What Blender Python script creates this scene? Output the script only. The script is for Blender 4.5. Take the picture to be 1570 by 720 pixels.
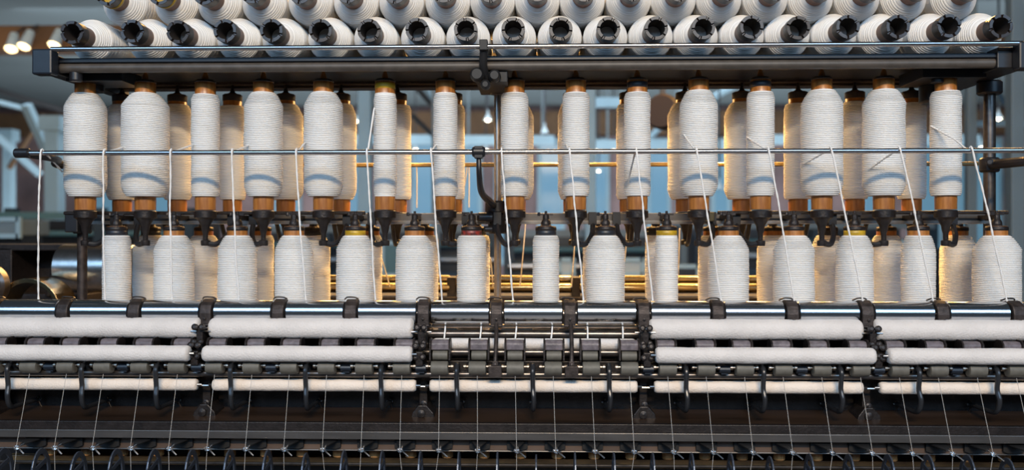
import bpy, bmesh, math, random
from mathutils import Vector, Matrix, Quaternion
R = math.radians; SHARP = math.radians(24)
rnd = random.Random(7)
for o in list(bpy.data.objects): bpy.data.objects.remove(o)
S = bpy.context.scene
COL = S.collection

# ------------------------------------------------------------------ camera
F = 1333.0; YAW = R(1.6); ZC = 1.35
cam = bpy.data.cameras.new('camera'); camo = bpy.data.objects.new('camera', cam); COL.objects.link(camo)
camo.location = (0, 0, ZC); camo.rotation_euler = (R(90), 0, YAW)
cam.sensor_width = 36; cam.lens = F * 36 / 1570; cam.clip_end = 60
cam.dof.use_dof = True; cam.dof.focus_distance = 1.93; cam.dof.aperture_fstop = 2.1
S.camera = camo
S.view_settings.view_transform = 'Standard'; S.view_settings.look = 'None'
S.view_settings.exposure = 0.0; S.view_settings.gamma = 1; S.view_settings.use_curve_mapping = False

# ------------------------------------------------------------------ light
w = bpy.data.worlds.new('world'); S.world = w; w.use_nodes = True
nt = w.node_tree; bg = nt.nodes['Background']
bg.inputs[0].default_value = (0.30, 0.39, 0.48, 1); bg.inputs[1].default_value = 0.09

def light(kind, name, loc, target, energy, color, size=0.2, size_y=None, spot=None, blend=0.5):
    l = bpy.data.lights.new(name, kind); o = bpy.data.objects.new(name, l); COL.objects.link(o)
    o.location = loc; d = Vector(target) - Vector(loc)
    o.rotation_euler = d.to_track_quat('-Z', 'Y').to_euler()
    l.energy = energy; l.color = color
    if kind == 'AREA':
        l.size = size
        if size_y: l.shape = 'RECTANGLE'; l.size_y = size_y
    else: l.shadow_soft_size = size
    if spot: l.spot_size = spot; l.spot_blend = blend
    return o
light('AREA', 'key_light', (0.25, -2.4, 3.55), (0.1, 2.0, 1.35), 200, (1.0, 0.75, 0.45), 1.6, 0.20)
light('AREA', 'skylight_strip', (0.0, -3.4, 4.0), (0.0, 2.0, 1.2), 395, (0.36, 0.63, 0.96), 10.0, 2.2)
for nm, lx_, en in (('warm_rear_lamp_middle', 0.10, 55), ('warm_rear_lamp_east', 0.62, 50), ('warm_rear_lamp_far_east', 1.05, 22), ('warm_rear_lamp_west', -0.45, 18)):
    light('SPOT', nm, (lx_, 2.42, 2.06), (lx_ + .03, 2.16, 1.4), en, (1.0, 0.54, 0.16), 0.03, spot=R(165))
light('AREA', 'warm_rear_light', (0.3, 4.0, 2.65), (0.2, 2.1, 1.3), 160, (1.0, 0.56, 0.19), 4.0, 0.6)
light('AREA', 'hall_light', (0.0, 10.0, 0.9), (0.0, 10.5, 4.0), 300, (0.84, 0.93, 1.0), 12.0, 5.0)
light('AREA', 'hall_floor_light', (0.0, 7.2, 3.15), (0.0, 9.5, 0.8), 130, (0.76, 0.88, 1.0), 9.0, 1.0)
light('AREA', 'hall_warm_light', (-3.6, 5.0, 2.0), (-3.4, 6.3, 2.8), 8, (1.0, 0.62, 0.25), 1.2, 0.6)

def at(px, py, Y):
    r = Vector((math.cos(YAW), math.sin(YAW), 0)); f = Vector((-math.sin(YAW), math.cos(YAW), 0))
    d = f + r * ((px - 785) / F) + Vector((0, 0, 1)) * ((360 - py) / F)
    d *= Y / d.y
    return Vector((d.x, Y, ZC + d.z))
def X(px, Y): return at(px, 360, Y).x
def Zc(py, Y, px=822): return at(px, py, Y).z          # height of an image row near the middle

# ------------------------------------------------------------------ materials
def mat(name, col, rough=0.5, metal=0.0, noise=0.0, nscale=30, bump=0.0, bscale=200, emit=None, estr=0,
        col2=None, aniso=0, sheen=0, coat=0, stretch=None):
    m = bpy.data.materials.new(name); m.use_nodes = True
    n = m.node_tree.nodes; L = m.node_tree.links; b = n['Principled BSDF']
    b.inputs['Base Color'].default_value = (*col, 1); b.inputs['Roughness'].default_value = rough
    b.inputs['Metallic'].default_value = metal
    if sheen: b.inputs['Sheen Weight'].default_value = sheen
    if coat: b.inputs['Coat Weight'].default_value = coat
    if aniso: b.inputs['Anisotropic'].default_value = aniso
    if emit: b.inputs['Emission Color'].default_value = (*emit, 1); b.inputs['Emission Strength'].default_value = estr
    if noise or bump:
        tc = n.new('ShaderNodeTexCoord'); mp = n.new('ShaderNodeMapping')
        L.new(tc.outputs['Object'], mp.inputs[0])
        if stretch: mp.inputs['Scale'].default_value = stretch
    if noise:
        t = n.new('ShaderNodeTexNoise'); t.inputs['Scale'].default_value = nscale; t.inputs['Detail'].default_value = 6
        L.new(mp.outputs[0], t.inputs['Vector'])
        cr = n.new('ShaderNodeMix'); cr.data_type = 'RGBA'
        c2 = col2 or tuple(c * (1 - noise) for c in col)
        cr.inputs[6].default_value = (*c2, 1); cr.inputs[7].default_value = (*col, 1)
        rr = n.new('ShaderNodeMapRange'); rr.inputs[1].default_value = 0.35; rr.inputs[2].default_value = 0.62
        L.new(t.outputs['Fac'], rr.inputs[0]); L.new(rr.outputs[0], cr.inputs[0])
        L.new(cr.outputs[2], b.inputs['Base Color'])
    if bump:
        t2 = n.new('ShaderNodeTexNoise'); t2.inputs['Scale'].default_value = bscale; t2.inputs['Detail'].default_value = 5
        L.new(mp.outputs[0], t2.inputs['Vector'])
        bp = n.new('ShaderNodeBump'); bp.inputs['Strength'].default_value = bump; bp.inputs['Distance'].default_value = 0.002
        L.new(t2.outputs['Fac'], bp.inputs['Height']); L.new(bp.outputs[0], b.inputs['Normal'])
    return m
M = dict(
    roving=mat('roving', (0.80, 0.785, 0.765), 0.9, noise=0.06, nscale=9, bump=0.35, bscale=500, sheen=0.15, stretch=(1, 1, 3)),
    strand=mat('strand', (0.84, 0.82, 0.80), 0.9, bump=0.5, bscale=700),
    yarn=mat('yarn', (0.42, 0.40, 0.38), 0.7),
    flannel=mat('flannel', (0.70, 0.655, 0.63), 0.95, noise=0.08, nscale=25, bump=0.8, bscale=260, sheen=0.4),
    fluff=mat('fluff', (0.84, 0.72, 0.62), 0.95, noise=0.08, nscale=18, bump=0.7, bscale=240, sheen=0.3),
    wood=mat('tube_wood', (0.46, 0.19, 0.045), 0.34, noise=0.55, nscale=14, bump=0.2, bscale=60, coat=0.3, stretch=(5, 5, 0.6), col2=(0.26, 0.09, 0.02)),
    darktube=mat('dark_tube_end', (0.026, 0.018, 0.016), 0.42, noise=0.5, nscale=60, coat=0.2),
    cavity=mat('dark_bore', (0.02, 0.014, 0.012), 0.8),
    yellow=mat('yellow_band', (0.55, 0.34, 0.02), 0.4, noise=0.3, nscale=50),
    black_tape=mat('black_band', (0.02, 0.022, 0.028), 0.4),
    red_tape=mat('red_black_band', (0.05, 0.02, 0.02), 0.4, noise=0.3, nscale=160, col2=(0.28, 0.03, 0.02)),
    green_tape=mat('green_band', (0.02, 0.10, 0.09), 0.4),
    oldwood=mat('old_tube_wood', (0.20, 0.085, 0.045), 0.45, noise=0.4, nscale=20),
    hook=mat('hook_enamel', (0.035, 0.037, 0.042), 0.3, metal=0.4),
    soot=mat('matt_black', (0.008, 0.008, 0.009), 0.6),
    traybar=mat('tray_bar_paint', (0.075, 0.062, 0.052), 0.5, noise=0.3, nscale=40),
    eye=mat('polished_wire', (0.8, 0.8, 0.82), 0.2, metal=1.0),
    black=mat('black_paint', (0.013, 0.013, 0.016), 0.38, noise=0.3, nscale=40),
    navy=mat('navy_paint', (0.012, 0.017, 0.027), 0.38, noise=0.2, nscale=30),
    iron=mat('brown_iron', (0.06, 0.046, 0.042), 0.48, metal=0.5, noise=0.5, nscale=70, bump=0.3, bscale=300),
    castdark=mat('cast_iron', (0.028, 0.022, 0.021), 0.42, metal=0.4, noise=0.4, nscale=60, bump=0.4, bscale=200),
    grey=mat('grey_steel', (0.13, 0.12, 0.115), 0.42, metal=0.7, noise=0.25, nscale=50, stretch=(0.2, 1, 1)),
    steel=mat('steel', (0.50, 0.47, 0.45), 0.28, metal=1.0, noise=0.2, nscale=60),
    darksteel=mat('dark_steel', (0.17, 0.15, 0.14), 0.3, metal=0.9, noise=0.3, nscale=60),
    chrome=mat('chrome', (0.72, 0.74, 0.77), 0.16, metal=1.0, noise=0.05, nscale=20),
    rod=mat('rod_steel', (0.52, 0.49, 0.48), 0.22, metal=1.0),
    brass=mat('brass', (0.34, 0.27, 0.16), 0.24, metal=1.0, noise=0.2, nscale=25),
    journal=mat('worn_journal', (0.46, 0.38, 0.31), 0.35, metal=1.0, noise=0.5, nscale=12),
    brassrod=mat('bronze_rod', (0.30, 0.23, 0.12), 0.3, metal=1.0),
    boss=mat('grey_rubber', (0.13, 0.12, 0.10), 0.55, noise=0.2, nscale=90),
    cap=mat('leather_cap', (0.165, 0.14, 0.155), 0.4, noise=0.4, nscale=90, bump=0.3, bscale=200),
    bench=mat('varnished_bench', (0.04, 0.024, 0.016), 0.3, noise=0.5, nscale=12, stretch=(0.3, 2, 1)),
    boardwood=mat('dark_board', (0.12, 0.08, 0.06), 0.4, noise=0.4, nscale=14, stretch=(0.3, 2, 1)),
    amber=mat('amber_wood', (0.50, 0.25, 0.09), 0.4, noise=0.6, nscale=18, stretch=(1, 2, 2)),
    bluewire=mat('blued_ring', (0.07, 0.085, 0.115), 0.35, metal=0.5),
    ceil=mat('hall_ceiling', (0.19, 0.228, 0.238), 0.9, noise=0.15, nscale=0.7),
    beam=mat('timber_beam', (0.20, 0.11, 0.055), 0.7, noise=0.35, nscale=3),
    brick=mat('hall_wall', (0.36, 0.25, 0.25), 0.85, noise=0.4, nscale=1.6),
    floor=mat('hall_floor', (0.10, 0.10, 0.11), 0.5, noise=0.3, nscale=2),
    bluesteel=mat('pale_blue_steel', (0.36, 0.52, 0.60), 0.5, noise=0.15, nscale=3),
    slate=mat('slate_steel', (0.20, 0.25, 0.27), 0.5, noise=0.15, nscale=3),
    darkstrut=mat('dark_strut', (0.05, 0.052, 0.058), 0.6),
    pane=mat('daylit_pane', (0.1, 0.2, 0.3), 0.2, emit=(0.20, 0.42, 0.55), estr=0.34),
    shade=mat('white_enamel', (0.62, 0.74, 0.78), 0.4),
    bulb=mat('lamp_bulb', (1, 1, 1), 0.4, emit=(1.0, 0.86, 0.62), estr=14),
    warmbulb=mat('warm_bulb', (1, 1, 1), 0.4, emit=(1.0, 0.70, 0.34), estr=5),
    machine=mat('machine_green', (0.018, 0.038, 0.055), 0.5, noise=0.3, nscale=6),
    machine2=mat('machine_black', (0.018, 0.02, 0.024), 0.4),
    teal=mat('teal_paint', (0.07, 0.16, 0.18), 0.5),
    whitepaint=mat('white_paint', (0.45, 0.50, 0.50), 0.5),
    cable=mat('brown_leather', (0.028, 0.018, 0.017), 0.5),
)

# ------------------------------------------------------------------ mesh helpers
class MB:
    def __init__(s): s.v = []; s.f = []; s.sm = []
    def add(s, vs, fs, smooth):
        b = len(s.v); s.v += [tuple(v) for v in vs]; s.f += [tuple(b + i for i in f) for f in fs]; s.sm += [smooth] * len(fs)
        return s
    def box(s, x0, x1, y0, y1, z0, z1):
        v = [(x, y, z) for x in (x0, x1) for y in (y0, y1) for z in (z0, z1)]
        return s.add(v, [(0, 1, 3, 2), (4, 6, 7, 5), (0, 4, 5, 1), (2, 3, 7, 6), (0, 2, 6, 4), (1, 5, 7, 3)], False)
    def bar(s, a, b, w, h):                                        # rectangular bar between two points
        a = Vector(a); b = Vector(b); d = (b - a).normalized()
        up = Vector((0, 0, 1)) if abs(d.z) < 0.95 else Vector((0, 1, 0))
        x = d.cross(up).normalized(); y = x.cross(d).normalized(); v = []
        for p in (a, b):
            for i, j in ((-1, -1), (1, -1), (1, 1), (-1, 1)): v.append(p + x * i * w / 2 + y * j * h / 2)
        return s.add(v, [(0, 3, 2, 1), (4, 5, 6, 7), (0, 1, 5, 4), (1, 2, 6, 5), (2, 3, 7, 6), (3, 0, 4, 7)], False)
    def lathe(s, prof, o=(0, 0, 0), ax=(0, 0, 1), n=32, jit=None):  # prof: (radius, along axis), closes at radius 0
        q = Vector((0, 0, 1)).rotation_difference(Vector(ax)); o = Vector(o); v = []; f = []
        for k, (r, z) in enumerate(prof):
            for i in range(n):
                a = 2 * math.pi * i / n; rr = r * (1 + (jit(i / n, z) if jit else 0))
                v.append(o + q @ Vector((rr * math.cos(a), rr * math.sin(a), z)))
        for k in range(len(prof) - 1):
            for i in range(n):
                j = (i + 1) % n; f.append((k * n + i, k * n + j, (k + 1) * n + j, (k + 1) * n + i))
        s.add(v, f, True)
        if prof[0][0] > 1e-6: s.add([v[i] for i in range(n)][::-1], [tuple(range(n))], False)
        if prof[-1][0] > 1e-6: s.add(v[-n:], [tuple(range(n))], False)
        return s
    def cyl(s, a, b, r, n=20, r2=None):
        a = Vector(a); b = Vector(b); L = (b - a).length
        c = min(r * 0.15, L * 0.2)
        r2 = r if r2 is None else r2
        return s.lathe([(r - c, 0), (r, c), (r2, L - c), (max(r2 - c, 1e-4), L)], a, (b - a).normalized(), n)
    def ring(s, c, ax, r, t, n=28, m=8, sx=1, sy=1):               # torus (t = wire radius)
        q = Vector((0, 0, 1)).rotation_difference(Vector(ax)); v = []; f = []
        for i in range(n):
            a = 2 * math.pi * i / n
            for j in range(m):
                b = 2 * math.pi * j / m
                v.append(Vector(c) + q @ Vector(((r * sx + t * math.cos(b)) * math.cos(a), (r * sy + t * math.cos(b)) * math.sin(a), t * math.sin(b))))
        for i in range(n):
            for j in range(m):
                f.append((i * m + j, ((i + 1) % n) * m + j, ((i + 1) % n) * m + (j + 1) % m, i * m + (j + 1) % m))
        return s.add(v, f, True)
    def tube(s, pts, r, n=10, smooth_pts=True, sub=6):
        pts = [Vector(p) for p in pts]
        if smooth_pts and len(pts) > 2:                            # Catmull-Rom
            P = [pts[0] * 2 - pts[1]] + pts + [pts[-1] * 2 - pts[-2]]; out = []
            for k in range(1, len(P) - 2):
                for t in range(sub):
                    u = t / sub; a, b, c, d = P[k - 1:k + 3]
                    out.append(0.5 * ((2 * b) + (c - a) * u + (2 * a - 5 * b + 4 * c - d) * u * u + (3 * b - a - 3 * c + d) * u ** 3))
            out.append(pts[-1]); pts = out
        v = []; f = []; prev = None
        for k, p in enumerate(pts):
            d = (pts[min(k + 1, len(pts) - 1)] - pts[max(k - 1, 0)]).normalized()
            if prev is None: x = d.orthogonal().normalized()
            else: x = (prev - d * prev.dot(d)).normalized()
            prev = x; y = d.cross(x); rr = r(k / (len(pts) - 1)) if callable(r) else r
            for i in range(n):
                a = 2 * math.pi * i / n; v.append(p + x * rr * math.cos(a) + y * rr * math.sin(a))
        for k in range(len(pts) - 1):
            for i in range(n):
                j = (i + 1) % n; f.append((k * n + i, k * n + j, (k + 1) * n + j, (k + 1) * n + i))
        s.add(v, f, True); s.add(v[:n][::-1], [tuple(range(n))], False); s.add(v[-n:], [tuple(range(n))], False)
        return s
    def prism(s, poly, ax, a, b):                                  # polygon in the plane across axis ax, from a to b
        def P(u, w, t): return (t, u, w) if ax == 'x' else ((u, t, w) if ax == 'y' else (u, w, t))
        n = len(poly); v = [P(u, w_, a) for u, w_ in poly] + [P(u, w_, b) for u, w_ in poly]
        f = [tuple(range(n)), tuple(range(2 * n - 1, n - 1, -1))] + [(i, i + n, (i + 1) % n + n, (i + 1) % n) for i in range(n)]
        return s.add(v, f, False)
    def mesh(s, name, m):
        me = bpy.data.meshes.new(name); me.from_pydata(s.v, [], s.f); me.materials.append(m)
        me.polygons.foreach_set('use_smooth', s.sm)
        bm = bmesh.new(); bm.from_mesh(me); bmesh.ops.recalc_face_normals(bm, faces=bm.faces)
        for e in bm.edges:
            if len(e.link_faces) == 2 and e.calc_face_angle(0) > SHARP: e.smooth = False
        bm.to_mesh(me); bm.free(); me.update()
        return me
    def build(s, name, m, parent=None, bevel=0):
        me = s.mesh(name, m)
        o = bpy.data.objects.new(name, me); COL.objects.link(o)
        if parent:
            o.parent = parent; o.matrix_parent_inverse = Matrix.Identity(4)
            if parent.get('_w'): o.matrix_parent_inverse = parent.matrix_world.inverted()
        if bevel:
            b = o.modifiers.new('bevel', 'BEVEL'); b.width = bevel; b.segments = 2; b.limit_method = 'ANGLE'
        return o
def tag(o, label, cat, group=None, kind=None):
    o['label'] = label; o['category'] = cat
    if group: o['group'] = group
    if kind: o['kind'] = kind
    return o
def empty(name, loc=(0, 0, 0)):
    o = bpy.data.objects.new(name, None); o.empty_display_size = 0.02; COL.objects.link(o); o.location = loc
    return o
def struct(name, mb, m, bevel=0):
    o = mb.build(name, m, None, bevel); o['kind'] = 'structure'; return o
def origin(o, p):                                                  # move a mesh thing's origin to p, shape unchanged
    p = Vector(p); o.data.transform(Matrix.Translation(-p)); o.location = p; return o
ORD = ['first', 'second', 'third', 'fourth', 'fifth', 'sixth', 'seventh', 'eighth', 'ninth', 'tenth', 'eleventh', 'twelfth',
       'thirteenth', 'fourteenth', 'fifteenth', 'sixteenth', 'seventeenth', 'eighteenth', 'nineteenth', 'twentieth']
def nth(i, n):                                                     # i from 0, counted from the nearer end
    if i == 0: return 'leftmost'
    if i == n - 1: return 'rightmost'
    if i < (n + 1) // 2: return ORD[i] + ' from the left'
    return ORD[n - 1 - i] + ' from the right'

# ------------------------------------------------------------------ the hall behind (setting)
struct('floor', MB().box(-14, 14, -2, 13.4, -0.1, 0), M['floor'])
struct('ceiling', MB().box(-14, 14, 3.2, 13.4, 3.3, 3.4), M['ceil'])
struct('wall_back', MB().box(-14, 14, 13.2, 13.4, 0, 3.3), M['brick'])
struct('trim_1', MB().box(-14, 14, 13.0, 13.2, 2.85, 3.2), M['beam'])
struct('trim_2', MB().box(-13, 13, 6.1, 6.3, Zc(76, 6.1, 100), Zc(38, 6.1, 100)), M['beam'], 0.01)
wi = 1
for px, wd in ((-60, 30), (60, 0), (165, 36), (250, 26), (440, 30), (545, 34), (650, 26), (725, 16), (775, 22), (845, 30), (915, 26), (1010, 24), (1105, 18), (1150, 40), (1240, 34), (1340, 30), (1420, 36), (1500, 60)):
    if not wd: continue
    c = at(px, 270, 13.1).x; h = wd / F * 13.1 / 2
    fr = struct('window_%d' % wi, MB().box(c - h - .06, c + h + .06, 13.08, 13.2, 0.9, 2.8), M['bluesteel']); wi += 1
    p = MB().box(c - h, c + h, 13.05, 13.09, 1.0, 2.7).build('pane', M['pane'], fr)
    p['label'] = 'daylit bluish pane'

def column(px, wpx, Y, m, label, top=3.3, ytop=None):
    if ytop is not None: top = Zc(ytop, Y)
    h = wpx / F * Y / 2; x = X(px, Y)
    c = empty('steel_column', (x, Y, 0)); c['_w'] = 0
    mb = MB(); mb.box(-h, h, -h, h, 0.03, top); mb.build('shaft', m, c, 0.006)
    MB().box(-h * 1.6, h * 1.6, -h * 1.6, h * 1.6, 0, 0.04).build('base_plate', m, c)
    MB().box(-h * 1.5, h * 1.5, -h * 1.5, h * 1.5, top - .12, top).build('capital', m, c)
    return tag(c, label, 'column', 'steel columns in the blurred hall')
column(14, 14, 9.0, M['bluesteel'], 'pale blue steel column at the far left edge behind the machine', ytop=196)
column(84, 22, 7.0, M['bluesteel'], 'wide pale blue steel column just left of the first hanging bobbin', ytop=176)
column(560, 20, 6.0, M['bluesteel'], 'pale blue steel column behind the thin yellow-banded upper bobbin')
column(668, 12, 6.0, M['slate'], 'slim slate steel column seen behind the upper bobbins left of the middle post')
column(905, 16, 5.6, M['bluesteel'], 'pale blue steel column seen in the gap right of the ninth upper bobbin')
column(1052, 30, 7.5, M['slate'], 'broad slate grey column seen between lower bobbins right of the middle')
column(1488, 14, 5.6, M['slate'], 'slate blue column behind the right end of the creel')
column(1556, 20, 5.0, M['slate'], 'slate blue column cut by the right edge of the picture')

def brace(a, b, Y, wpx, m, label, group='roof braces in the blurred hall'):
    A = at(a[0], a[1], Y); B = at(b[0], b[1], Y + .3)
    o = MB().bar(A, B, wpx / F * Y, wpx / F * Y * .8).build('roof_brace', m, None, 0.004); origin(o, A)
    return tag(o, label, 'brace', group)
brace((-20, 152), (44, 168), 7.2, 8, M['bluesteel'], 'pale blue roof brace running level across the far left edge')
brace((40, 160), (86, 262), 7.0, 14, M['bluesteel'], 'pale blue slanting brace going down right behind the guide rod end')
brace((-10, 205), (62, 268), 8.2, 12, M['bluesteel'], 'lower pale blue brace slanting down from the left edge')
brace((14, 258), (66, 176), 8.6, 8, M['beam'], 'brown timber brace leaning right above the guide rod end')
brace((560, 122), (592, 170), 6.2, 9, M['bluesteel'], 'pale blue brace slanting from the column behind the yellow-banded upper bobbin')
brace((628, 122), (668, 168), 6.2, 7, M['darkstrut'], 'upper dark brace slanting between the sixth and seventh upper bobbins')
brace((631, 176), (690, 232), 6.4, 7, M['darkstrut'], 'lower dark brace slanting between the sixth and seventh upper bobbins')
brace((640, 116), (690, 200), 6.8, 10, M['bluesteel'], 'pale blue brace beside the dark ones, left of the seventh upper bobbin')
brace((995, 212), (1040, 168), 7.7, 8, M['bluesteel'], 'pale blue brace rising right, behind the leather belt pulley')
brace((1540, 160), (1500, 110), 5.3, 10, M['slate'], 'slate brace slanting off the column at the right end')
brace((1092, 150), (1150, 118), 7.2, 10, M['bluesteel'], 'pale blue brace rising right behind the twelfth upper bobbin')
brace((1490, 190), (1620, 188), 6.5, 10, M['bluesteel'], 'pale blue level beam behind the right post of the creel')
brace((-30, 130), (100, 170), 9.5, 10, M['darkstrut'], 'dark roof brace sloping down high at the left edge')
for a, b, y, lab in ((540, 700, 214, 'level pale rail behind the sixth and seventh upper bobbins'), (700, 850, 215, 'level pale rail behind the middle post of the creel'),
                     (905, 960, 157, 'short pale rail bracket right of the ninth upper bobbin'), (905, 1130, 222, 'level pale rail behind the tenth and eleventh upper bobbins'),
                     (1180, 1500, 214, 'level pale rail behind the upper bobbins at the right')):
    A = at(a, y, 8.4); B = at(b, y, 8.4); e = empty('pale_rail', A)
    MB().bar((0, 0, 0), B - A, .08, .09).build('beam', M['bluesteel'], e, .004)
    for q in (.12, .88):
        h = (B - A) * q; MB().cyl((h.x, h.y + .02, .03), (h.x, h.y + .02, 3.3 - A.z), .012, 8).build('hanger', M['slate'], e)
    tag(e, lab, 'rail', 'level rails in the blurred hall')

def pendant(px, py, wpx, Y, label, lit=True):
    c = at(px, py, Y); h = wpx / F * Y / 2
    e = empty('pendant_lamp', c)
    MB().lathe([(h * .16, h * 2.6), (h * .22, h * 1.5), (h * .45, h * 1.1), (h, 0), (h * .93, 0), (h * .4, h * 1.0), (h * .1, h * 1.3)], n=20).build('lamp_shade', M['shade'], e)
    MB().cyl((0, 0, h * 2.4), (0, 0, 3.3 - c.z), 0.008, 8).build('cord', M['darkstrut'], e)
    if lit: MB().lathe([(0.001, -h * .35), (h * .5, -h * .1), (h * .55, h * .25), (h * .3, h * .8), (0.001, h * .95)], n=16).build('bulb', M['bulb'], e)
    tag(e, label, 'lamp', 'pendant lamps in the blurred hall')
pendant(835, 204, 13, 7.5, 'unlit white pendant lamp between the eighth and ninth upper bobbins', False)
pendant(848, 136, 24, 5.5, 'large unlit white pendant lamp close under the creel board', False)
pendant(748, 184, 13, 8, 'lit pendant lamp just left of the middle post')
pendant(549, 186, 12, 8, 'lit pendant lamp left of the yellow-banded upper bobbin')
pendant(637, 229, 10, 9.5, 'small lit pendant lamp above the guide rod, left of the seventh upper bobbin')
pendant(745, 230, 10, 9.5, 'small lit pendant lamp above the guide rod clamp near the middle post')
pendant(914, 229, 10, 9.5, 'small lit pendant lamp right above the rod, right of the ninth upper bobbin')
pendant(941, 229, 10, 9.8, 'small lit pendant lamp above the rod, just left of the tenth upper bobbin')
pendant(1103, 229, 9, 9.8, 'small lit pendant lamp above the rod, right of the eleventh upper bobbin')
pendant(1531, 182, 13, 7, 'lit pendant lamp beside the right post')
pendant(1505, 226, 10, 9, 'small lit pendant lamp left of the right post at rod height')
pendant(1103, 290, 14, 7, 'white pendant lamp low behind the eleventh upper bobbin', False)
pendant(918, 262, 8, 9, 'small lit pendant lamp behind the bronze rod')
for px, py, dx, lab in ((18, 70, -5, 'leftmost of the three lit spotlights at upper left'), (39, 66, 6, 'middle one of the three lit spotlights at upper left'), (85, 64, 4, 'lit spotlight nearest the creel end cap at upper left')):
    c = at(px, py, 5.9); e = empty('track_spotlight', c); d = Vector((-dx * .02, -.5, -1)).normalized()
    MB().lathe([(.026, 0), (.030, .02), (.036, .1), (.042, .13), (.038, .128), (.03, .1)], -d * .1, -d * -1, 20).build('lamp_housing', M['shade'], e)
    MB().lathe([(0.001, .0), (.038, .001), (.03, .012), (.001, .015)], d * .028, d, 20).build('bulb', M['warmbulb'], e)
    MB().cyl((0, 0, .06), (0, .15, .16), .008, 8).build('bracket', M['darkstrut'], e)
    tag(e, lab, 'spotlight', 'spotlights on the timber beam')
# belt pulley seen right of the tenth upper bobbin
e = empty('belt_pulley', at(1018, 172, 4.2))
MB().lathe([(.02, -.05), (.075, -.05), (.085, -.03), (.085, .03), (.075, .05), (.02, .05)], ax=(0.5, 1, 0), n=28).build('wheel', M['cable'], e)
MB().box(-.012, .012, .03, .06, -.05, 3.3 - e.location.z).build('hanger', M['darkstrut'], e)
tag(e, 'dark brown belt pulley hanging in the gap right of the tenth upper bobbin', 'pulley')

# machines and goods further back, seen between the lower bobbins
def far_machine(x0, x1, ytop, Y, label, m1='machine', seedv=1, rail='slate'):
    r = random.Random(seedv); a = X(x0, Y); b = X(x1, Y); z = Zc(ytop, Y); L = b - a
    e = empty('textile_machine', ((a + b) / 2, Y, 0))
    mb = MB().box(-L / 2, L / 2, 0, .7, 0.12, z * .72); mb.build('body', M[m1], e, .01)
    n = max(2, int(L / .6))
    for i in range(n + 1):
        x = -L / 2 + L * i / n
        MB().box(x - .035, x + .035, -.02, .06, 0, z).build('post', M[m1], e)
    MB().box(-L / 2, L / 2, -.04, .05, z - .08, z - .03).build('top_rail', M[rail], e)
    MB().cyl((-L / 2, -.06, z * .80), (L / 2, -.06, z * .80), .03, 12).build('roller', M['steel'], e)
    MB().cyl((-L / 2, .02, z * .88), (L / 2, .02, z * .88), .02, 12).build('roller', M['teal'], e)
    MB().box(-L / 2, L / 2, .6, .64, z * .7, z * .95).build('back_board', M['machine2'], e)
    tag(e, label, 'machine', 'machines in the blurred hall')
far_machine(-120, 290, 318, 6.2, 'dark textile machine in the blurred hall behind the left end', 'machine', 1, 'teal')
far_machine(370, 760, 340, 6.6, 'dark blue textile machine behind the left middle of the creel', 'machine', 2)
far_machine(780, 1035, 345, 6.0, 'dark blue textile machine just right of the middle post', 'machine', 3)
far_machine(1075, 1430, 335, 6.8, 'dark blue textile machine behind the right part of the creel', 'machine', 4)
far_machine(1445, 1700, 380, 5.6, 'dark textile machine behind the right post', 'machine2', 5)
def crate(px, py, wpx, hpx, Y, m, label, name='crate'):
    c = at(px, py, Y); a = wpx / F * Y / 2; h = hpx / F * Y
    e = empty(name, (c.x, Y, c.z - h))
    MB().box(-a, a, 0, .3, 0, h).build('panel', M[m], e, .01)
    mb = MB()
    for sx in (-1, 1): mb.box(sx * a - .012, sx * a + .012, -.012, .01, -.012, h + .012)
    mb.box(-a, a, -.012, .01, h - .012, h + .012).box(-a, a, -.012, .01, -.012, .012)
    mb.build('frame', M['bluesteel'], e)
    MB().box(-a * .8, a * .8, .05, .25, -(c.z - h), 0).build('stand', M['machine2'], e)
    tag(e, label, 'cabinet', 'boards and boxes in the blurred hall')
crate(8, 336, 44, 26, 4.6, 'slate', 'pale framed board standing at the far left behind the machine end', 'framed_board')
crate(967, 398, 36, 22, 4.9, 'whitepaint', 'pale lit panel seen between lower bobbins right of the middle', 'control_panel')
crate(868, 398, 22, 22, 4.9, 'whitepaint', 'small pale panel right of the slim lower bobbin at the middle', 'control_panel')
crate(1395, 372, 40, 60, 5.0, 'whitepaint', 'grey board seen low behind the right lower bobbins', 'framed_board')
crate(600, 372, 26, 50, 5.2, 'teal', 'teal box seen between lower bobbins left of the middle', 'control_panel')
crate(1050, 408, 40, 60, 4.9, 'navy', 'navy blue box standing before the broad slate column', 'control_panel')

# ------------------------------------------------------------------ the spinning frame
p = 0.0801                                                         # spindle pitch
X0 = X(792, 1.78)                                                  # spindle nearest the middle
def XS(k): return X0 + k * p
SF = empty('spinning_frame', (0.05, 2.08, 0)); SFI = Vector((-0.05, -2.08, 0))
tag(SF, 'long black iron spinning frame with chrome drums, creel rods and posts', 'spinning machine')
def part(name, mb, m, bevel=0, parent=None, label=None):
    q = parent or SF
    off = Vector((0.05, 2.08, 0))
    mb.v = [(v[0] - off.x, v[1] - off.y, v[2] - off.z) for v in mb.v]
    o = mb.build(name, M[m], q, bevel)
    if label: o['label'] = label
    return o
XL = X(50, 1.9); XR = X(1575, 1.9) + .25
ZO = ZC
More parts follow.
